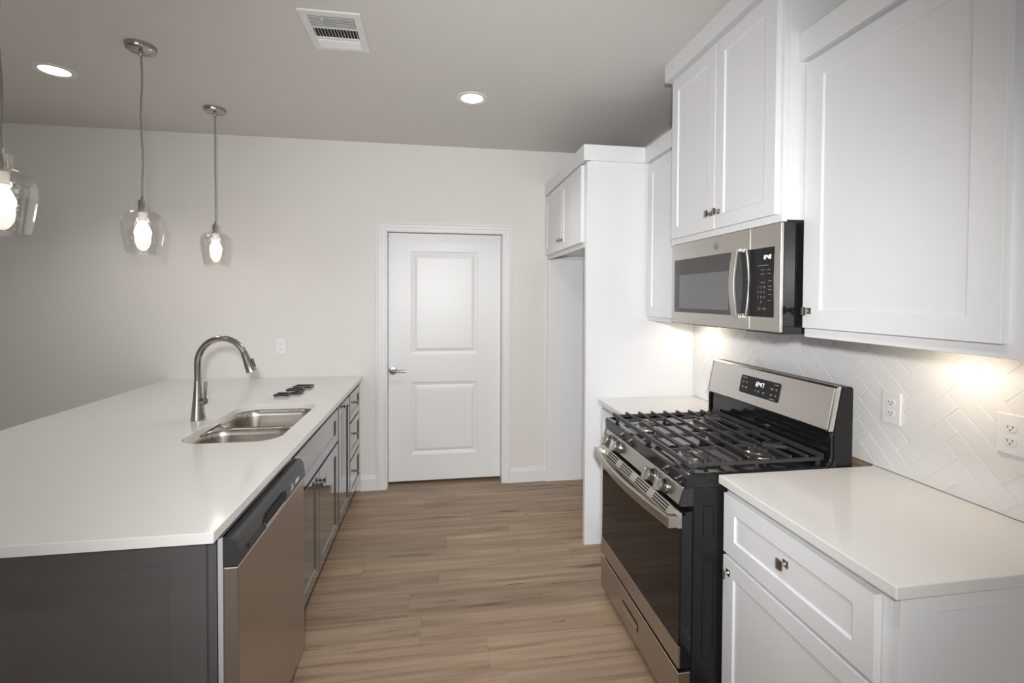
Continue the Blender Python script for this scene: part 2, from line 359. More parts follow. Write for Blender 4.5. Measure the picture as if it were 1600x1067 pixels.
# ------------------------------------------------------------------ knobs
def knob(parent, p, n, m='dknob'):
    """square cabinet knob: back plate, short stem and a slightly bowed square face"""
    p, n = V(p), V(n); u = n.cross(Z).normalized(); b = B()
    obox(b, p+n*.0015, u, Z, n, .0105, .0105, .0015)
    lathe(b, [(.0085, .002), (.006, .007), (.0055, .015), (.009, .020)], p, n, 16, True)
    sect = [(-.0125, .020), (-.0125, .0245), (-.007, .0268), (0, .0275), (.007, .0268), (.0125, .0245), (.0125, .020)]
    sweep(b, [(p-Z*.0135, u, n), (p+Z*.0135, u, n)], sect)
    return part(parent, 'knob', b, m, .0008, False, label='square polished metal knob')

# generic cabinet door: returns part with knob as sub-part
def front(root, name, x, s, y0, y1, z0, z1, m, st=.055, t=.02, knobs=(), sty=None):
    """shaker front in the plane X=x facing s (-1 or +1)"""
    n = V((s, 0, 0)); u = V((0, s, 0)); O = (x, y0 if s > 0 else y1, z0); b = B()
    shaker(b, O, u, Z, n, y1-y0, z1-z0, st, t, sty)
    d = part(root, name, b, m, .0015)
    for ky, kz_ in knobs: knob(d, (x if (y0+st > ky or ky > y1-st or kz_ < z0+(sty or st) or kz_ > z1-(sty or st)) else x-s*.0068, ky, kz_), n)
    return d

# ------------------------------------------------------------------ fridge alcove
fc = thing('refrigerator_enclosure', (.905, 2.83, 0), 'tall white refrigerator enclosure with an empty alcove and a two door cabinet on top', 'cabinet')
part(fc, 'side_panel', bx(B(), .925, WX, 2.83, 2.85, 0, 2.47), 'white', .001)
part(fc, 'front_stile', bx(B(), .905, .925, 2.83, 2.868, 0, 2.376), 'white', .0015)
part(fc, 'rear_panel', bx(B(), .905, WX-.001, 3.864, 3.886, 0, 1.853), 'white', .0015)
part(fc, 'body', bx(B(), .927, WX-.001, 2.869, 3.886, 1.885, 2.47), 'white', .001)
part(fc, 'face_frame', bx(B(), .905, .926, 2.869, 3.886, 1.855, 2.376), 'white', .001)
front(fc, 'door', .885, -1, 2.888, 3.366, 1.886, 2.366, 'white', knobs=[(3.338, 1.955)], st=.052)
front(fc, 'door', .885, -1, 3.374, 3.872, 1.886, 2.366, 'white', knobs=[(3.402, 1.955)], st=.052)
part(fc, 'cleat', bx(B(), .93, WX-.01, 3.843, 3.863, 1.80, 1.852), 'white', .001)
part(fc, 'crown_board', prism(B(), [(.878, 2.812, 2.378), (.878, 3.886, 2.378), (.904, 3.886, 2.378), (.904, 2.829, 2.378), (1.2745, 2.829, 2.378), (1.2745, 2.812, 2.378)], (0, 0, .096)), 'white', .0015)

# ------------------------------------------------------------------ upper cabinets
def strip_light(name, y0, y1, label, xx=1.50, e=STRIP):
    t = thing(name, (xx, (y0+y1)/2, 1.40), label, 'light', 'small lights under the upper cabinets')
    b = B(); bx(b, xx-.02, xx+.02, y0, y1, 1.402, 1.412); part(t, 'housing', b, 'plate', .001)
    b = B(); bx(b, xx-.014, xx+.014, y0+.01, y1-.01, 1.398, 1.402); part(t, 'diffuser', b, 'puck')
    light('undercabinet_glow', 'AREA', (xx, (y0+y1)/2, 1.395), e, (1.0, .83, .64), (xx+.04, (y0+y1)/2, 0), shape='RECTANGLE', size=y1-y0-.03, size_y=.03)
lu = thing('upper_cabinet', (1.31, 2.34, 1.40), 'white single door upper cabinet between the tall fridge panel and the microwave', 'cabinet', )
b = B(); bx(b, 1.331, WX, 2.345, 2.829, 1.414, 2.46); part(lu, 'body', b, 'white', .001)
b = B(); bx(b, 1.31, 1.33, 2.345, 2.829, 1.40, 2.39); part(lu, 'face_frame', b, 'white', .001)
front(lu, 'door', 1.29, -1, 2.37, 2.806, 1.427, 2.362, 'white', st=.06)
b = B(); bx(b, 1.275, 1.309, 2.345, 2.828, 2.378, 2.474); part(lu, 'crown_board', b, 'white', .0015)
mc = thing('upper_cabinet', (1.21, 1.53, 1.815), 'white two door upper cabinet right above the microwave reaching the ceiling', 'cabinet')
b = B(); bx(b, 1.231, WX, 1.531, 2.339, 1.822, 2.66); part(mc, 'body', b, 'white', .001)
b = B(); bx(b, 1.21, 1.23, 1.531, 2.339, 1.815, 2.70); part(mc, 'face_frame', b, 'white', .001)
front(mc, 'door', 1.19, -1, 1.546, 1.918, 1.842, 2.640, 'white', st=.058, knobs=[(1.918-.027, 1.912)])
front(mc, 'door', 1.19, -1, 1.924, 2.310, 1.842, 2.640, 'white', st=.058, knobs=[(1.924+.027, 1.912)])
b = B(); bx(b, 1.172, 1.209, 1.531, 2.362, 2.662, CEIL); bx(b, 1.209, 1.24, 2.340, 2.362, 2.662, CEIL); bx(b, 1.209, WX, 1.531, 2.339, 2.705, CEIL); part(mc, 'crown_board', b, 'white', .0015)
ru = thing('upper_cabinet', (1.305, .872, 1.40), 'large white single door upper cabinet right of the microwave', 'cabinet')
b = B(); bx(b, 1.326, WX, .874, 1.5295, 1.418, 2.46); part(ru, 'body', b, 'white', .001)
b = B(); bx(b, 1.305, 1.325, .874, 1.5295, 1.403, 2.39); part(ru, 'face_frame', b, 'white', .001)
front(ru, 'door', 1.285, -1, .910, 1.517, 1.437, 2.364, 'white', st=.075, sty=.062, knobs=[(1.487, 1.497)])
b = B(); bx(b, 1.268, 1.304, .850, 1.5295, 2.380, 2.477); bx(b, 1.304, WX, .850, .873, 2.380, 2.477); part(ru, 'crown_board', b, 'white', .0015)
strip_light('under_cabinet_light', 2.52, 2.70, 'small warm light under the cabinet beside the tall refrigerator enclosure')
strip_light('under_cabinet_light', 1.12, 1.30, 'small warm light under the large cabinet right of the microwave')

# ------------------------------------------------------------------ backsplash
def clip(poly, f):
    out = []
    for a, c in zip(poly, poly[1:]+poly[:1]):
        da, dc = f(a), f(c)
        if da >= 0: out.append(a)
        if (da >= 0) != (dc >= 0): t = da/(da-dc); out.append((a[0]+(c[0]-a[0])*t, a[1]+(c[1]-a[1])*t))
    return out
bs = thing('tile_backsplash', (WX, 1.85, .915), 'white herringbone tile backsplash between the counters and the upper cabinets', 'backsplash')
b = B(); TW, g = .0566, .0011; rt = math.sqrt(.5)
ax = ((-rt, -rt), (rt, -rt)); O0 = (1.615, 1.319)
def to_wall(x, y): return (O0[0]+TW*(x*ax[0][0]+(y-1)*ax[1][0]), O0[1]+TW*(x*ax[0][1]+(y-1)*ax[1][1]))
for j in range(-40, 41):
    for k in range(-8, 9):
        for (x0, x1, y0, y1) in ((j+8*k, j+4+8*k, j, j+1), (j+4+8*k, j+5+8*k, j-3, j+1)):
            e = g/TW; q = [to_wall(x0+e, y0+e), to_wall(x1-e, y0+e), to_wall(x1-e, y1-e), to_wall(x0+e, y1-e)]
            for f in (lambda p: p[0]-.875, lambda p: 2.828-p[0], lambda p: p[1]-.917, lambda p: 1.399-p[1]):
                q = clip(q, f)
                if len(q) < 3: break
            if len(q) < 3: continue
            c = (sum(p[0] for p in q)/len(q), sum(p[1] for p in q)/len(q))
            if max(abs(p[0]-c[0])+abs(p[1]-c[1]) for p in q) < .004: continue
            lo = [b.verts.new((WX-.004, p[0], p[1])) for p in q]; md = [b.verts.new((WX-.0072, p[0], p[1])) for p in q]
            s = 1-.0012/max(.01, min(.02, max(abs(p[0]-c[0]) for p in q)))
            hi = [b.verts.new((WX-.008, c[0]+(p[0]-c[0])*(1-.035), c[1]+(p[1]-c[1])*(1-.035))) for p in q]
            kk = len(q)
            for i in range(kk):
                jn = (i+1) % kk; b.faces.new([lo[i], lo[jn], md[jn], md[i]]); b.faces.new([md[i], md[jn], hi[jn], hi[i]])
            b.faces.new(hi)
part(bs, 'tiles', b, 'tile')
part(bs, 'grout', bx(B(), WX-.0068, WX-.0005, .875, 2.828, .917, 1.399), 'grout')
solo('wood_strip', bx(B(), WX-.045, WX-.0005, 1.56, 2.35, .80, .914), 'rawwood', (WX, 1.95, .80), 'bare brown wood strip on the wall behind the gas range', 'strip')

# ------------------------------------------------------------------ right base cabinets and counters
CT = .915; CB = .885
def counter(name, x0, x1, y0, y1, label, hole=None):
    b = B(); bx(b, x0, x1, y0, y1, CB, CT)
    return solo(name, b, 'quartz', (x0, y0, CB), label, 'countertop', bevel=.0025)
counter('countertop', .985, WX-.001, .879, 1.543, 'pale quartz countertop right of the gas range')
counter('countertop', .985, WX-.001, 2.366, 2.829, 'short pale quartz countertop between the gas range and the tall fridge panel')
rb = thing('base_cabinet', (1.02, .90, 0), 'white base cabinet with one drawer and one door right of the gas range', 'cabinet')
b = B(); bx(b, 1.043, WX, .921, 1.545, .10, CB-.001); part(rb, 'body', b, 'white', .001)
b = B(); bx(b, 1.022, 1.042, .921, 1.545, .10, CB-.006); part(rb, 'face_frame', b, 'white', .001)
b = B(); paneled(b, (1.022, .90, 0), X, Z, -Y, [0, .094, .52, .608], [0, .14, .833, CB-.006], {(1, 1)}, .0205, [(.0015, -.009)]); part(rb, 'end_panel', b, 'white', .001)
b = B(); bx(b, 1.09, 1.11, .921, 1.545, 0, .10); part(rb, 'toe_kick', b, 'kick')
front(rb, 'drawer', 1.0, -1, .944, 1.532, .648, .856, 'white', st=.06, sty=.058, knobs=[(1.236, .765)])
front(rb, 'door', 1.0, -1, .944, 1.532, .115, .636, 'white', st=.058, knobs=[(1.500, .587)])
fb = thing('base_cabinet', (1.02, 2.37, 0), 'white base cabinet mostly hidden behind the gas range next to the fridge panel', 'cabinet')
b = B(); bx(b, 1.043, WX, 2.372, 2.829, .10, CB-.001); part(fb, 'body', b, 'white', .001)
b = B(); bx(b, 1.022, 1.042, 2.372, 2.829, .10, CB-.006); part(fb, 'face_frame', b, 'white', .001)
b = B(); bx(b, 1.09, 1.11, 2.372, 2.829, 0, .10); part(fb, 'toe_kick', b, 'white')
front(fb, 'drawer', 1.0, -1, 2.40, 2.818, .648, .856, 'white', st=.05)
front(fb, 'door', 1.0, -1, 2.40, 2.818, .115, .636, 'white', st=.05)

# ------------------------------------------------------------------ outlets
def outlet(c, u, n, label, gang=1):
    c, u, n = V(c), V(u), V(n); t = thing('wall_outlet', c, label, 'outlet', None); w_ = .036 if gang == 1 else .0595
    b = B(); obox(b, c+n*.003, u, Z, n, w_, .058, .003); part(t, 'cover_plate', b, 'plate', .0025)
    for gx in ([0] if gang == 1 else [-.023, .023]):
        for s in (-1, 1):
            b = B(); pts = []
            for i in range(20):
                a = 2*math.pi*i/20; pts.append(c+u*(gx+.0165*math.cos(a))+Z*(s*.0195+max(-.0125, min(.0125, .0165*math.sin(a))))+n*.006)
            prism(b, pts, n*.0015)
            sk = part(t, 'socket', b, 'plate', .0006)
            for k, hh in ((-.0062, .0042), (.0062, .0052)): part(sk, 'slot', obox(B(), c+u*(gx+k)+Z*(s*.0195+.002)+n*.0076, u, Z, n, .0009, hh*.75, .0003), 'darkhole')
            part(sk, 'ground_hole', lathe(B(), [(0, .0003), (.0022, .0003), (.0022, 0)], c+u*gx+Z*(s*.0195-.0072)+n*.0076, n, 12), 'darkhole')
    return t
outlet((-1.19, WY, 1.157), X, -Y, 'white wall outlet on the greige back wall behind the sink')
outlet((WX-.008, 1.479, 1.148), -Y, -X, 'white duplex outlet on the tile backsplash just right of the gas range')
outlet((WX-.008, 1.0925, 1.155), -Y, -X, 'wide white outlet plate on the tile backsplash at the far right, cut by the frame', 2)

# ------------------------------------------------------------------ peninsula
pc = B(); IX0, IX1, IY0 = -1.99, -.584, 1.352
def rrect(x0, x1, y0, y1, r, seg=8):
    pts = []
    for cx_, cy_, a0 in ((x1-r, y1-r, 0), (x0+r, y1-r, 90), (x0+r, y0+r, 180), (x1-r, y0+r, 270)):
        for i in range(seg+1):
            a = math.radians(a0+90*i/seg); pts.append((cx_+r*math.cos(a), cy_+r*math.sin(a)))
    return pts
SX0, SX1, SY0, SY1 = -1.10, -.688, 2.182, 2.922
hole = rrect(SX0, SX1, SY0, SY1, .10, 10)
outer = [(IX0, IY0), (IX1, IY0), (IX1, WY-.001), (IX0, WY-.001)]
tops = {}
for z in (CT, CB):
    vo = [pc.verts.new((x, y, z)) for x, y in outer]; vh = [pc.verts.new((x, y, z)) for x, y in hole]
    eo = [pc.edges.new((vo[i], vo[(i+1) % 4])) for i in range(4)]; eh = [pc.edges.new((vh[i], vh[(i+1) % len(vh)])) for i in range(len(vh))]
    bmesh.ops.triangle_fill(pc, use_beauty=True, use_dissolve=False, edges=eo+eh); tops[z] = (vo, vh)
for q in (0, 1):
    a, c = tops[CT][q], tops[CB][q]; k = len(a)
    for i in range(k): pc.faces.new([a[i], a[(i+1) % k], c[(i+1) % k], c[i]])
solo('countertop', pc, 'quartz', (IX0, IY0, CB), 'long pale quartz peninsula countertop with the sink cut into it', 'countertop', bevel=.002)

sk = thing('kitchen_sink', (-.894, 2.55, .68), 'stainless double bowl sink set under the peninsula countertop', 'sink')
def bowl(y0, y1):
    b = B(); rings = []
    for ins, z, r in ((-.008, .8838, .10), (.0, .872, .095), (.004, .85, .09), (.010, .72, .085), (.035, .69, .07), (.07, .682, .05)):
        rings.append([b.verts.new((x, y, z)) for x, y in rrect(SX0+ins, SX1-ins, y0+ins, y1-ins, r, 8)])
    for a, c in zip(rings, rings[1:]):
        for i in range(len(a)): b.faces.new([a[i], a[(i+1) % len(a)], c[(i+1) % len(a)], c[i]])
    b.faces.new(rings[-1]); return b
bw = part(sk, 'bowl', bowl(SY0, 2.522), 'steel_sink', 0, True)
part(bw, 'drain', lathe(B(), [(.055, .001), (.05, .004), (.038, .002), (.036, -.004), (0, -.004)], ((SX0+SX1)/2, 2.35, .683), Z, 24), 'chrome', 0, True)
bw = part(sk, 'bowl', bowl(2.556, SY1), 'steel_sink', 0, True)
part(bw, 'drain', lathe(B(), [(.055, .001), (.05, .004), (.038, .002), (.036, -.004), (0, -.004)], ((SX0+SX1)/2, 2.74, .683), Z, 24), 'chrome', 0, True)
p1, p2 = rrect(SX0, SX1, SY0, 2.522, .095, 8)[:18], rrect(SX0, SX1, 2.556, SY1, .095, 8)[18:]
ym = 2.539; dv = [(SX1+.010, ym-.1)]+p1+[(SX0-.010, ym-.1), (SX0-.010, ym+.1)]+p2+[(SX1+.010, ym+.1)]
part(sk, 'divider', prism(B(), [(x, y, .850) for x, y in dv], (0, 0, .031)), 'steel_sink', .002, True)

fx, fy_ = -1.19, 2.60
fa = thing('faucet', (fx, fy_, CT), 'brushed nickel gooseneck faucet standing behind the sink', 'faucet')
b = B(); lathe(b, [(0, 0), (.033, 0), (.033, .004), (.030, .03), (.0255, .075), (.0205, .125), (.0175, .165), (.0158, .20), (0, .20)], (fx, fy_, CT), Z, 36); part(fa, 'base', b, 'nickel', 0, True)
pts = [V((fx, fy_, CT+.195)), V((fx, fy_, 1.15)), V((fx, fy_, 1.185))]
cxa, cza, ra = fx+.119, 1.195, .119
for i in range(1, 25):
    a = math.radians(180-152*i/24); pts.append(V((cxa+ra*math.cos(a), fy_-.02*i/24, cza+.131*math.sin(a))))
rs = [.0155]*3+[.0155-.0005*i/24 for i in range(1, 25)]
b = B(); tube(b, pts, rs, 20); part(fa, 'neck', b, 'nickel', 0, True)
pe = pts[-1]; dr = V((.36, -.03, -.93)).normalized()
b = B(); lathe(b, [(0, 0), (.0152, 0), (.0160, .004), (.0175, .03), (.0225, .07), (.0258, .10), (.0258, .106), (.021, .107), (0, .104)], pe, dr, 30); hd = part(fa, 'spray_head', b, 'nickel', 0, True)
sd = V((.93, -.1, .36)).normalized(); b = B(); obox(b, pe+dr*.068+sd*.0235, dr, sd.cross(dr), sd, .020, .007, .004); obox(b, pe+dr*.05+sd*.026, dr, sd.cross(dr), sd, .006, .006, .004)
part(hd, 'spray_button', b, 'blackplastic', .002)
b = B(); hub = V((fx+.02, fy_-.006, 1.012)); hx = V((.93, -.37, 0)).normalized()
lathe(b, [(.0175, 0), (.0175, .028), (.0155, .033), (0, .034)], hub-hx*.010, hx, 24, False); part(fa, 'handle_hub', b, 'nickel', 0, True)
b = B(); tube(b, [hub+hx*.018+Z*.012, hub+hx*.020+Z*.04, hub+hx*.026+Z*.098], [.0062, .0072, .0072], 14); part(fa, 'lever', b, 'nickel', 0, True)

# cabinets along the aisle, faces toward +X
FXF = -.604                                     # front plane of doors
def island_cab(name, y0, y1, label):
    t = thing(name, (-.9, y0, 0), label, 'cabinet')
    b = B()
    if 'sink' in name:
        bx(b, -1.22, -.645, y0, y1, .10, .64); bx(b, -.66, -.645, y0, y1, .64, CB-.004)
    else: bx(b, -1.22, -.645, y0, y1, .10, CB-.001)
    part(t, 'body', b, 'grey', .001)
    b = B(); bx(b, -.6445, -.625, y0, y1, .10, CB-.006); part(t, 'face_frame', b, 'grey', .001)
    b = B(); bx(b, -.72, -.70, y0, y1, 0, .0995); part(t, 'toe_kick', b, 'kick')
    return t
sc_ = island_cab('sink_base_cabinet', 2.088, 3.055, 'charcoal grey two door cabinet under the sink beside the dishwasher')
front(sc_, 'false_front', FXF, 1, 2.10, 3.043, .655, .849, 'grey', st=.06, sty=.052)
front(sc_, 'door', FXF, 1, 2.10, 2.567, .105, .640, 'grey', st=.057, knobs=[(2.540, .578)])
front(sc_, 'door', FXF, 1, 2.575, 3.043, .105, .640, 'grey', st=.057, knobs=[(2.602, .578)])
nc = island_cab('narrow_base_cabinet', 3.056, 3.442, 'charcoal grey narrow cabinet with one full height door and a knob on top')
front(nc, 'door', FXF, 1, 3.066, 3.432, .105, .849, 'grey', st=.057, knobs=[(3.25, .818)])
dc = island_cab('drawer_base_cabinet', 3.443, 3.888, 'charcoal grey cabinet with three stacked drawers against the back wall')
front(dc, 'drawer', FXF, 1, 3.453, 3.876, .655, .849, 'grey', st=.05, knobs=[(3.655, .757)])
front(dc, 'drawer', FXF, 1, 3.453, 3.876, .388, .642, 'grey', st=.05, knobs=[(3.655, .524)])
front(dc, 'drawer', FXF, 1, 3.453, 3.876, .105, .376, 'grey', st=.05, knobs=[(3.655, .245)])
ep = thing('peninsula_end_panel', (-1.2, 1.40, 0), 'charcoal grey recessed panel closing the near end of the peninsula', 'panel')
b = B(); paneled(b, (-1.72, 1.402, 0), X, Z, -Y, [0, .09, 1.003, 1.095], [0, .14, .811, CB-.004], {(1, 1)}, .02, [(.0015, -.009)]); part(ep, 'end_panel', b, 'grey', .001)
b = B(); bx(b, -1.72, -1.70, 1.423, WY-.001, 0, CB-.004); part(ep, 'back_panel', b, 'grey', .001)
b = B(); bx(b, -.645, -.603, 1.4105, 1.428, 0, CB-.004); part(ep, 'corner_stile', b, 'grey', .001)

# ------------------------------------------------------------------ dishwasher
DY0, DY1 = 1.415, 2.075
dw = thing('dishwasher', (-.58, 1.745, 0), 'stainless dishwasher with a black control strip at the near end of the peninsula', 'dishwasher')
b = B(); bx(b, -1.18, -.655, 1.43, 2.085, .10, .875); part(dw, 'tub', b, 'blackplastic')
b = B(); bx(b, -.654, -.600, 1.43, 2.085, .86, .876); bx(b, -.601, -.5885, DY0, DY0+.006, .073, .868); part(dw, 'trim_strip', b, 'trimgrey')
b = B(); bx(b, -.588, -.548, DY0, DY1, .073, .786); part(dw, 'door', b, 'steel_v', .004, bseg=3)
pr = [(-.5875, .788), (-.552, .788), (-.545, .792), (-.543, .80), (-.545, .825), (-.550, .850), (-.556, .862), (-.566, .868), (-.5875, .868)]
b = B(); prism(b, [(x, DY0, z) for x, z in pr], (0, DY1-DY0, 0)); cp = part(dw, 'control_panel', b, 'dwpanel', .001)
b = B(); n_ = V((.997, 0, .08)); v_ = V((-.08, 0, .997)).normalized()
prism(b, [V((-.5425, y, z)) for y, z in ((1.60, .826), (1.615, .806), (1.80, .804), (1.825, .815), (1.815, .838), (1.63, .838))], (.0012, 0, 0)); part(cp, 'pocket_handle', b, 'darkhole')
b = B(); tube(b, [(-.5415, 1.597, .822), (-.5415, 1.613, .803), (-.5415, 1.70, .802), (-.5415, 1.80, .802)], .0016, 8); part(cp, 'handle_lip', b, 'chrome', 0, True)
b = B()
for i in range(5): obox(b, (-.5435, 1.895+.008*(i % 2), .806+i*.0055), Y, Z, X, .016-.002*i, .0012, .0006)
part(cp, 'status_marks', b, 'mark'); b = B()
for i in range(4): obox(b, (-.5435, 1.945+i*.012, .820), Y, Z, X, .0025, .008, .0006)
part(cp, 'printed_marks', b, 'mark')
def emblem(parent, c, u, v, n, r, m='chrome'):
    c, u, v, n = V(c), V(u), V(v), V(n); b = B()
    ring = [c+n*.0012+(u*math.cos(2*math.pi*i/28)+v*math.sin(2*math.pi*i/28))*r for i in range(29)]; tube(b, ring, r*.09, 6)
    for s in range(4):   # curled flourishes inside the rim
        a0 = math.pi/2*s; tube(b, [c+n*.0012+(u*math.cos(a0+.5*t)+v*math.sin(a0+.5*t))*r*(.88-.09*t) for t in range(3)], r*.06, 6)
    g1 = [(-.05, .35), (-.25, .45), (-.45, .2), (-.45, -.15), (-.3, -.4), (-.1, -.3), (-.05, -.05), (-.25, -.05)]
    g2 = [(.5, .3), (.3, .45), (.12, .3), (.2, .08), (.35, .03), (.15, -.05), (.1, -.3), (.3, -.42), (.5, -.25)]
    for g_ in (g1, g2): tube(b, [c+n*.0012+u*(x*r)+v*(y*r) for x, y in g_], r*.065, 6)
    return part(parent, 'emblem', b, m, 0, True)
emblem(cp, (-.5437, 1.475, .815), Y, Z, X, .007, 'blackgloss')
b = B(); bx(b, -.66, -.65, DY0+.015, 2.085, .01, .072); part(dw, 'toe_kick', b, 'kick')

# ------------------------------------------------------------------ loose pieces on the counter
def ring_piece(c, a, w_, d_, label, t=.011, h=.011):
    c = V(c); u = V((math.cos(a), math.sin(a), 0)); v = V((-math.sin(a), math.cos(a), 0)); b = B()
    for s in (-1, 1):
        obox(b, c+v*(s*(d_/2-t/2))+Z*h/2, u, v, Z, w_/2, t/2, h/2); obox(b, c+u*(s*(w_/2-t/2))+Z*h/2, u, v, Z, t/2, d_/2-t, h/2)
    return solo('black_frame', b, 'blackplastic', c, label, 'frame', 'black frames in plastic bags beside the sink', bevel=.0012)
zt = CT+.0045
ring_piece((-.958, 3.160, zt+.001), -.08, .085, .075, 'black rectangular frame on the counter nearest to the sink', h=.011)
ring_piece((-.888, 3.215, zt+.001), -.25, .055, .06, 'small black rectangular frame second from the sink', h=.010)
ring_piece((-.925, 3.315, zt+.001), .03, .105, .06, 'black rectangular frame third from the sink')
ring_piece((-.905, 3.425, zt+.001), -.10, .115, .085, 'black rectangular frame farthest from the sink')
def bag(c, w_, d_, label, seed):
    rnd = random.Random(seed); b = B(); k = 12; g_ = {}
    for i in range(k+1):
        for j in range(k+1):
            edge = i in (0, k) or j in (0, k)
            g_[i, j] = b.verts.new((c[0]+w_*(i/k-.5)+rnd.uniform(-.003, .003), c[1]+d_*(j/k-.5)+rnd.uniform(-.003, .003), CT+.0008+(0 if edge else rnd.uniform(.0006, .0032))))
    for i in range(k):
        for j in range(k): b.faces.new([g_[i, j], g_[i+1, j], g_[i+1, j+1], g_[i, j+1]])
    return solo('plastic_bag', b, 'bag', (c[0], c[1], CT), label, 'bag', 'clear bags beside the sink', smooth=True)
bag((-.945, 3.19), .21, .15, 'clear plastic bag around the black frames nearest to the sink', 3)
bag((-.925, 3.38), .21, .20, 'clear plastic bag around the black frames nearer the back wall', 5)

# ------------------------------------------------------------------ microwave
MY0, MY1, MZ0, MZ1, MX = 1.532, 2.325, 1.412, 1.8145, 1.205
mw = thing('microwave', (1.4, 1.93, MZ0), 'stainless over the range microwave hanging under the two door cabinet', 'microwave')
b = B(); bx(b, MX+.0175, WX-.01, MY0+.004, MY1-.004, MZ0, MZ1); part(mw, 'body', b, 'blackgloss', .003)
for z0, z1 in ((1.50, 1.60), (1.635, 1.765)):
    for x0 in (1.335, 1.375): part(mw, 'side_vent', bx(B(), x0-.062-.018*(x0>1.35), x0-.055-.018*(x0>1.35), MY0+.001, MY0+.0045, z0, z1), 'blackgloss', .002)
SEAM = 1.702; n_ = -X; u_ = -Y
b = B(); bx(b, MX+.004, MX+.017, MY0, SEAM-.0012, MZ0+.004, MZ1-.0005); part(mw, 'control_frame', b, 'steel', .004, bseg=3)
b = B(); bx(b, MX+.004, MX+.017, SEAM+.0012, MY1, MZ0+.004, MZ1-.0005); md_ = part(mw, 'door', b, 'steel', .004, bseg=3)
b = B(); bx(b, MX+.001, MX+.006, SEAM+.0012, 2.298, 1.470, 1.732); part(md_, 'window', b, 'mwglass', .001)
b = B(); bx(b, MX+.0002, MX+.0012, 1.835, 2.245, 1.490, 1.655); part(md_, 'window_screen', b, 'mwscreen')
b = B(); P_ = []
for i in range(15):
    t = i/14; z = 1.468+.268*t; d = .018+.013*math.sin(math.pi*t)
    P_.append((V((MX-d, 1.765, z)), Y, X))
sweep(b, P_, [(-.017, -.004), (.017, -.004), (.017, .005), (-.017, .005)])
bx(b, MX-.012, MX+.003, 1.748, 1.782, 1.462, 1.480); bx(b, MX-.012, MX+.003, 1.748, 1.782, 1.724, 1.740)
part(md_, 'handle', b, 'steel', .0015)
emblem(md_, (MX+.0035, 1.935, 1.768), -Y, Z, -X, .0135, 'dimmark')
b = B(); bx(b, MX+.001, MX+.006, 1.566, SEAM-.0012, 1.470, 1.730); kp = part(mw, 'control_panel', b, 'blackglass', .002)
b = B(); seg7(b, '12:48', .014, (MX+.0008, 1.601, 1.694), u_, Z, n_); part(kp, 'clock_display', b, 'digit')
b = B()
for r, row in enumerate(('123', '456', '789', ' 0 ')):
    for c_, ch in enumerate(row):
        if ch != ' ': text_bm(b, ch, .011, (MX+.0006, 1.646-.0165*c_, 1.582-r*.0185), u_, Z, n_)
part(kp, 'number_keys', b, 'mark')
def mark(parent, c, w2, h2, u, v, n, m): part(parent, 'printed_mark', obox(B(), c, u, v, n, w2, h2, .0004), m)
for z, ws in ((1.664, (.03,)), (1.647, (.012, .009)), (1.632, (.014, .009)), (1.60, (.013,))):
    for i, w2 in enumerate(ws): mark(kp, (MX+.0005, 1.622-i*.034, z), w2, .0011, u_, Z, n_, 'dimmark')
for z in (1.605, 1.585, 1.572, 1.555, 1.532): mark(kp, (MX+.0005, 1.583, z), .009, .0011, u_, Z, n_, 'dimmark')
for y in (1.640, 1.612): mark(kp, (MX+.0005, y, 1.503), .008, .0012, u_, Z, n_, 'dimmark'); mark(kp, (MX+.0005, y, 1.498), .006, .0008, u_, Z, n_, 'dimmark')
for y in (1.60, 2.02): part(mw, 'grease_filter', bx(B(), 1.26, 1.40, y, y+.20, MZ0-.006, MZ0), 'blackside', .002)

# ------------------------------------------------------------------ gas range
RY0, RY1 = 1.552, 2.356; RC = (RY0+RY1)/2
ra = thing('gas_range', (1.2, RC, 0), 'stainless and black gas range with four burners between the two right counters', 'range')
b = B(); bx(b, .897, 1.53, RY0, RY1, .03, .868); part(ra, 'body', b, 'blackside', .003)
for y in (RY0+.05, RY1-.05):
    for x in (.95, 1.46): part(ra, 'levelling_foot', cyl(B(), (x, y, 0), (x, y, .032), .018, None, 14), 'blackplastic')
for z0, z1 in ((.69, .80), (.25, .60)):
    x0, x1 = .935, .975; p = [(x0, z0), (x1, z0), (x1, z1), (x0, z1)]
    part(ra, 'side_embossing', tube(B(), [V((x, RY0-.0006, z)) for x, z in p+p[:1]], .0016, 6), 'blackgloss', 0, True)
# storage drawer
b = B(); bx(b, .846, .896, RY0+.004, RY1-.004, .045, .205); sd_ = part(ra, 'drawer', b, 'steel_v', .003)
b = B(); bx(b, .8445, .8475, 1.895, 2.065, .112, .150); dp = part(sd_, 'pull_recess', b, 'darkhole', .001)
b = B(); prism(b, [(.8395, 1.898, .114), (.8442, 1.898, .140), (.8442, 2.062, .140), (.8395, 2.062, .114)], (-.0008, 0, 0)); part(dp, 'pull_plate', b, 'alu')
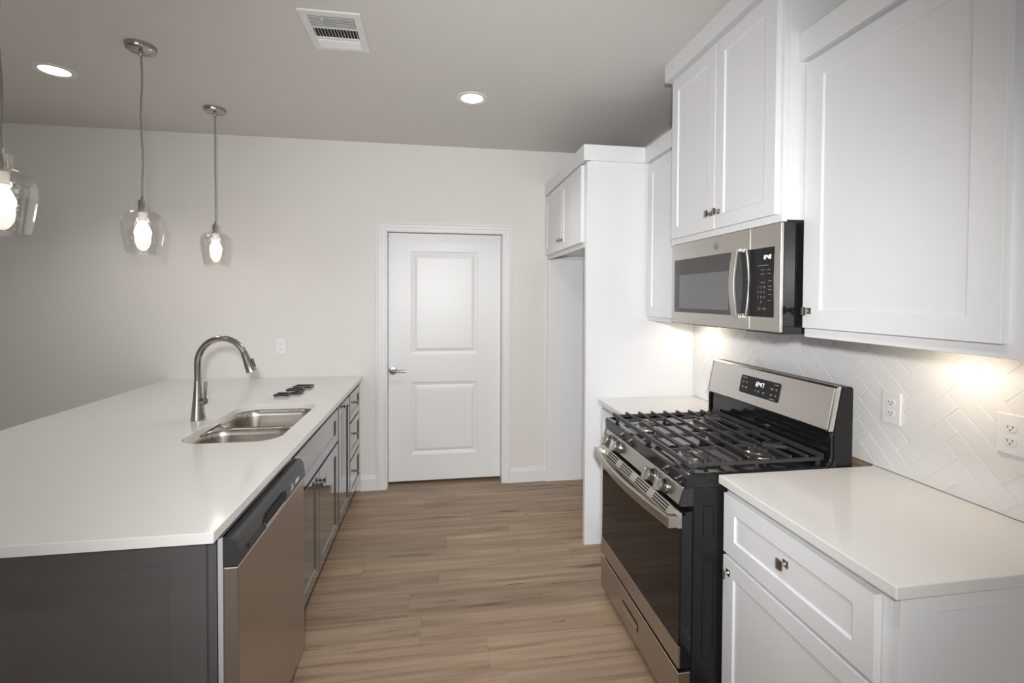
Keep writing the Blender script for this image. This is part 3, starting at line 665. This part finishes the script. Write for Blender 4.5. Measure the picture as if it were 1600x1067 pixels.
# oven door
b = B(); bx(b, .853, .896, RY0+.003, RY1-.003, .222, .782); od = part(ra, 'oven_door', b, 'blackgloss', .002)
b = B(); bx(b, .8455, .8535, RY0+.003, RY1-.003, .222, .300); part(od, 'bottom_rail', b, 'steel_v', .0015)
b = B(); bx(b, .8475, .8535, RY0+.006, RY1-.006, .3005, .725); part(od, 'oven_window', b, 'blackglass', .001)
pr = [(.8585, .7255), (.840, .7255), (.832, .735), (.831, .748), (.851, .777), (.855, .780), (.868, .780), (.868, .770), (.8585, .770)]
b = B(); prism(b, [(x, RY0+.003, z) for x, z in pr], (0, RY1-RY0-.006, 0)); tr_ = part(od, 'vent_rail', b, 'steel', .001)
sl = V((.029, 0, .045)).normalized(); sn = V((-sl.z, 0, sl.x))
for g0 in (1.63, 1.795, 1.965, 2.13):
    for k in range(3): part(tr_, 'vent_slot', obox(B(), V((.831, 0, .748))+sl*(.008+.0105*k)+Y*(g0+.065)+sn*.0004, Y, sl, sn, .058, .0028, .0006), 'darkhole')
emblem(od, (.8452, RC, .261), -Y, Z, -X, .014)
b = B(); P_ = []
hy0, hy1 = RY0+.003, RY1-.003
for i in range(25):
    t = i/24; y = hy0+(hy1-hy0)*t; d = .034+.030*math.sin(math.pi*t)
    P_.append((V((.846-d, y, .750)), X, Z))
sweep(b, P_, [(-.008, -.0195), (.006, -.0195), (.008, -.013), (.008, .015), (.004, .0195), (-.006, .0195), (-.009, .013), (-.009, -.013)])
for y in (hy0-.0015, hy1-.0225): bx(b, .8025, .8395, y, y+.024, .7295, .7705)
part(od, 'handle', b, 'steel', .002)
# manifold with knobs
pr = [(.855, .803), (.845, .806), (.864, .866), (.880, .868), (.897, .868), (.897, .803)]
b = B(); prism(b, [(x, RY0+.014, z) for x, z in pr], (0, RY1-RY0-.028, 0)); mf = part(ra, 'manifold_panel', b, 'steel', .002)
for y in (RY0, RY1-.013): part(ra, 'end_cap', prism(B(), [(x, y, z) for x, z in pr], (0, .013, 0)), 'blackplastic', .001)
mv = V((.019, 0, .060)).normalized(); mn = V((-mv.z, 0, mv.x))
for ky in (1.672, 1.775, 2.135, 2.242):
    c = V((.853, ky, .832)); b = B()
    lathe(b, [(.029, 0), (.029, .004), (.0255, .009), (.0235, .014), (.0235, .030), (.0220, .033), (0, .033)], c, mn, 30)
    kb = part(ra, 'burner_knob', b, 'dknob', 0, True)
    b = B(); obox(b, c+mn*.036, Y, mv, mn, .0085, .0245, .014); part(kb, 'grip', b, 'steel', .003)
# cooktop
b = B(); pr = [(.866, .870), (.864, .908), (.868, .917), (.884, .9175), (.905, .9125), (1.43, .9125), (1.446, .925), (1.453, .95), (1.453, 1.044), (1.456, 1.044), (1.456, .950), (1.479, .870)]
prism(b, [(x, RY0-.004, z) for x, z in pr], (0, RY1-RY0+.008, 0)); ck = part(ra, 'cooktop', b, 'blackgloss', .003)
for y in (RY0-.004, RY1-.008): part(ck, 'side_rim', bx(B(), .884, 1.43, y, y+.012, .912, .9195), 'blackgloss', .003)
for y in (RY0+.003, RY1-.003):
    part(ck, 'riser_trim', tube(B(), [(1.451, y, 1.042), (1.4455, y, 1.030), (1.4475, y, .990), (1.4465, y, .948), (1.440, y, .928), (1.424, y, .919)], .0065, 10), 'blackgloss', 0, True)
BURN = [(.995, 1.715, 1.25), (1.275, 1.725, .9), (.995, 2.155, .9), (1.285, 2.165, 1.0)]
for bx_, by_, s in BURN:
    b = B(); lathe(b, [(.062*s, 0), (.060*s, .004), (.050*s, .008), (.040*s, .012), (.040*s, .018), (0, .018)], (bx_, by_, .9126), Z, 32); bu = part(ra, 'burner', b, 'alu', 0, True)
    b = B(); lathe(b, [(.036*s, .018), (.042*s, .020), (.042*s, .025), (.036*s, .028), (0, .0285)], (bx_, by_, .9126), Z, 32); part(bu, 'burner_cap', b, 'cap', 0, True, label='dark round burner cap')
def grate(y0, y1, burners, far):
    x0, x1, zt_, zb = .885, 1.432, .958, .934; b = B()
    def bar(p, q, w_=.0048, z0=zb+.006, z1=zt_):
        p, q = V((p[0], p[1], 0)), V((q[0], q[1], 0)); d = (q-p); L_ = d.length; d.normalize(); s = d.cross(Z)
        obox(b, (p+q)/2+Z*((z0+z1)/2), d, s, Z, L_/2, w_, (z1-z0)/2)
    for y in (y0, y1): bar((x0, y), (x1, y), .006, zb, zb+.012)            # side rails
    for x in (x0, x1): bar((x, y0), (x, y1), .006)                          # front and back rails
    cy_ = (y0+y1)/2
    xs = [x0+(x1-x0)*k/8 for k in range(1, 8)]
    for i, x in enumerate(xs):
        for yy, s in ((y0, 1), (y1, -1)): bar((x, yy-.005*s), (x, yy+.012*s), .005, zb, zt_)   # upturned finger ends
        near = [q for q in burners if abs(q[0]-x) < .095]
        if not near: bar((x, y0), (x, y1), .0039, zt_-.012); continue
        q = near[0]; off = x-q[0]
        if abs(off) < .03:
            bar((x, y0), (x, q[1]-.022), .0039, zt_-.012); bar((x, q[1]+.022), (x, y1), .0039, zt_-.012)
        else:
            sgn = 1 if off > 0 else -1
            bar((x, y0), (x, q[1]-.045), .0039, zt_-.012); bar((x, q[1]-.045), (q[0]+sgn*.018, q[1]-.006), .0039, zt_-.012)
            bar((x, q[1]+.045), (x, y1), .0039, zt_-.012); bar((x, q[1]+.045), (q[0]+sgn*.018, q[1]+.006), .0039, zt_-.012)
    for q in burners:
        for s in (-1, 1): bar((q[0]+s*.018, q[1]), (q[0]+s*.105, q[1]), .0039, zt_-.012)
    for x in (x0+.02, x1-.02, (x0+x1)/2):
        for y in (y0, y1): bar((x-.008, y), (x+.008, y), .005, .9135, zb+.002)
    return b
GB = [(q[0], q[1]) for q in BURN]
part(ra, 'grate', grate(1.578, 1.932, GB[:2], False), 'iron', .0012)
part(ra, 'grate', grate(1.944, 2.296, GB[2:], True), 'iron', .0012)
# backguard
b = B(); prism(b, [(x, RY0, z) for x, z in ((1.456, 1.047), (1.486, 1.206), (1.492, 1.212), (1.528, 1.212), (1.535, 1.204), (1.535, .868), (1.480, .868), (1.456, .95))], (0, RY1-RY0, 0))
bg = part(ra, 'backguard', b, 'blackside', .003)
fs = ((1.436, 1.045), (1.431, 1.051), (1.463, 1.207), (1.471, 1.214), (1.487, 1.213), (1.454, 1.045))
gp = part(ra, 'control_fascia', prism(B(), [(x, RY0+.0125, z) for x, z in fs], (0, RY1-RY0-.025, 0)), 'steel', .0015)
for y in (RY0, RY1-.0125): part(gp, 'fascia_end', prism(B(), [(x-.001, y, z) for x, z in fs], (0, .0125, 0)), 'chrome', .004, bseg=3)
gv = V((.032, 0, .156)).normalized(); gn = V((-gv.z, 0, gv.x)); gu = -Y
gc = V((1.4474, 1.962, 1.133))
pts = [gc+gu*x+gv*y for x, y in rrect(-.134, .134, -.042, .042, .010, 5)]
b = B(); prism(b, [p-gn*.001 for p in pts], gn*.0022); dsp = part(gp, 'display_panel', b, 'blackglass', .0004)
b = B(); seg7(b, '12:47', .019, gc+gu*.0+gv*.014+gn*.0012, gu, gv, gn); part(dsp, 'clock_display', b, 'digit')
for x, y, w2 in ((-.105, .031, .014), (-.11, .012, .004), (-.085, .012, .006), (-.11, -.012, .005), (-.085, -.012, .008), (.108, .031, .014), (.085, .012, .008), (.112, .012, .005), (.085, -.014, .006), (.112, -.014, .005), (.095, -.034, .014), (-.018, -.014, .003), (.002, -.016, .004), (.036, -.016, .005)):
    mark(dsp, gc+gu*x+gv*y+gn*.0016, w2, .0011, gu, gv, gn, 'mark')
    if w2 < .01: mark(dsp, gc+gu*x+gv*(y-.0045)+gn*.0016, w2*.7, .0008, gu, gv, gn, 'mark')

# ------------------------------------------------------------------ pendants
def pendant(y, x, label, wob=.004):
    t = thing('pendant_light', (x, y, CEIL), label, 'pendant light', 'glass pendants over the peninsula'); c = V((x, y, CEIL))
    part(t, 'canopy', lathe(B(), [(.066, 0), (.066, -.006), (.062, -.020), (.056, -.024), (0, -.025)], c, Z, 36), 'nickel', 0, True)
    part(t, 'cord_grip', lathe(B(), [(.009, -.024), (.009, -.045), (.006, -.05), (0, -.05)], c, Z, 16), 'nickel', 0, True)
    b = B(); tube(b, [c+V((wob*math.sin(k*.9)*(1 if 0 < k < 12 else 0), 0, -.045-.69*k/12)) for k in range(13)], .0042, 8); part(t, 'cord', b, 'cord', 0, True)
    z0 = -CEIL
    so = part(t, 'socket_cap', lathe(B(), [(0, z0+2.022), (.0075, z0+2.022), (.0085, z0+2.006), (.016, z0+2.003), (.017, z0+1.998), (.0175, z0+1.955), (.022, z0+1.953), (.022, z0+1.945), (0, z0+1.945)], c, Z, 24), 'chrome', 0, True)
    part(so, 'socket_sleeve', lathe(B(), [(.019, z0+1.945), (.019, z0+1.902), (0, z0+1.902)], c, Z, 20), 'socket', 0, True)
    gp_ = [(.028, 2.004), (.029, 1.965), (.034, 1.955), (.052, 1.949), (.072, 1.938), (.083, 1.922), (.0885, 1.902), (.0890, 1.885), (.087, 1.86), (.082, 1.82), (.076, 1.78), (.0685, 1.742)]
    inn = [(r-.0028, z+.0005) for r, z in gp_[::-1]]
    part(t, 'glass_shade', lathe(B(), [(r, z0+z) for r, z in gp_+inn+gp_[:1]], c, Z, 48), 'glass', 0, True, label='clear seeded glass shade')
    part(t, 'bulb', lathe(B(), [(.013, z0+1.903), (.016, z0+1.895), (.026, z0+1.876), (.0335, z0+1.857), (.0345, z0+1.843), (.031, z0+1.825), (.021, z0+1.808), (0, z0+1.799)], c, Z, 24), 'bulb', 0, True, label='glowing white bulb')
pendant(2.585, -1.424, 'middle glass pendant light, the larger of the two whole ones hanging over the peninsula')
pendant(3.365, -1.426, 'smallest and farthest glass pendant light, nearest the back wall', .0008)
pendant(1.815, -1.418, 'nearest glass pendant light, cut off by the left edge of the photo')

# ------------------------------------------------------------------ recessed lights
LBL = ['recessed ceiling light at the upper left beside the pendants', 'recessed ceiling light near the middle, in front of the white door']
def can(x, y, label):
    t = thing('recessed_light', (x, y, CEIL), label, 'ceiling light', 'round recessed ceiling lights'); c = V((x, y, CEIL))
    part(t, 'trim_ring', lathe(B(), [(.093, 0), (.092, -.004), (.072, -.006), (.066, -.003), (.066, 0)], c, Z, 40), 'vent', 0, True)
    part(t, 'lens', lathe(B(), [(.0655, -.0015), (.04, -.003), (0, -.0035)], c, Z, 36), 'lens', 0, True)
for i, (x, y) in enumerate(CAN_FILL_XY):
    if i < 2: can(x, y, LBL[i])
    light('can_fill_light', 'SPOT', (x, y, CEIL-.02), CAN_FILL, (1.0, .97, .93), (x, y, 0), spot_size=math.radians(125), spot_blend=.8, shadow_soft_size=.06)  # spots without a fixture are added fill, out of view

# ------------------------------------------------------------------ air register in the ceiling
vx0, vx1, vy0, vy1, vz = -.588, -.330, 2.135, 2.462, CEIL
vt = thing('ceiling_vent', ((vx0+vx1)/2, (vy0+vy1)/2, CEIL), 'white rectangular air vent in the ceiling', 'vent')
b = B(); fw = .032; ba = [(2.172, 2.255), (2.268, 2.345), (2.358, 2.428)]
paneled(b, (vx0, vy1, vz-.008), X, -Y, -Z, [0, fw, vx1-vx0-fw, vx1-vx0], [0, vy1-ba[2][1], vy1-ba[2][0], vy1-ba[1][1], vy1-ba[1][0], vy1-ba[0][1], vy1-ba[0][0], vy1-vy0], {(1, 1), (1, 3), (1, 5)}, .0075, [(.0005, -.006)])
part(vt, 'frame', b, 'vent', .0015)
b = B(); bx(b, vx0+fw+.001, vx1-fw-.001, 2.174, 2.426, vz-.0027, vz-.0018); part(vt, 'backing', b, 'darkhole')
b = B()
for (a0, a1), tilt in ((ba[0], .95), (ba[2], -.8)):
    for k in range(6):
        y = a0+(a1-a0)*(k+.5)/6; d = V((0, math.cos(tilt), math.sin(tilt))); obox(b, ((vx0+vx1)/2, y, vz-.0075), X, d, X.cross(d), (vx1-vx0)/2-fw-.001, .0062, .0006)
for k in range(14):
    x = vx0+fw+(vx1-vx0-2*fw)*(k+.5)/14; d = V((math.cos(1.05), 0, -math.sin(1.05))); obox(b, (x, sum(ba[1])/2, vz-.0065), Y, d, Y.cross(d), (ba[1][1]-ba[1][0])/2-.001, .0045, .0006)
part(vt, 'louvres', b, 'vent')
b = B(); cyl(b, (-.497, 2.185, vz-.006), (-.497, 2.185, vz-.018), .004, .003, 10); part(vt, 'lever', b, 'vent')
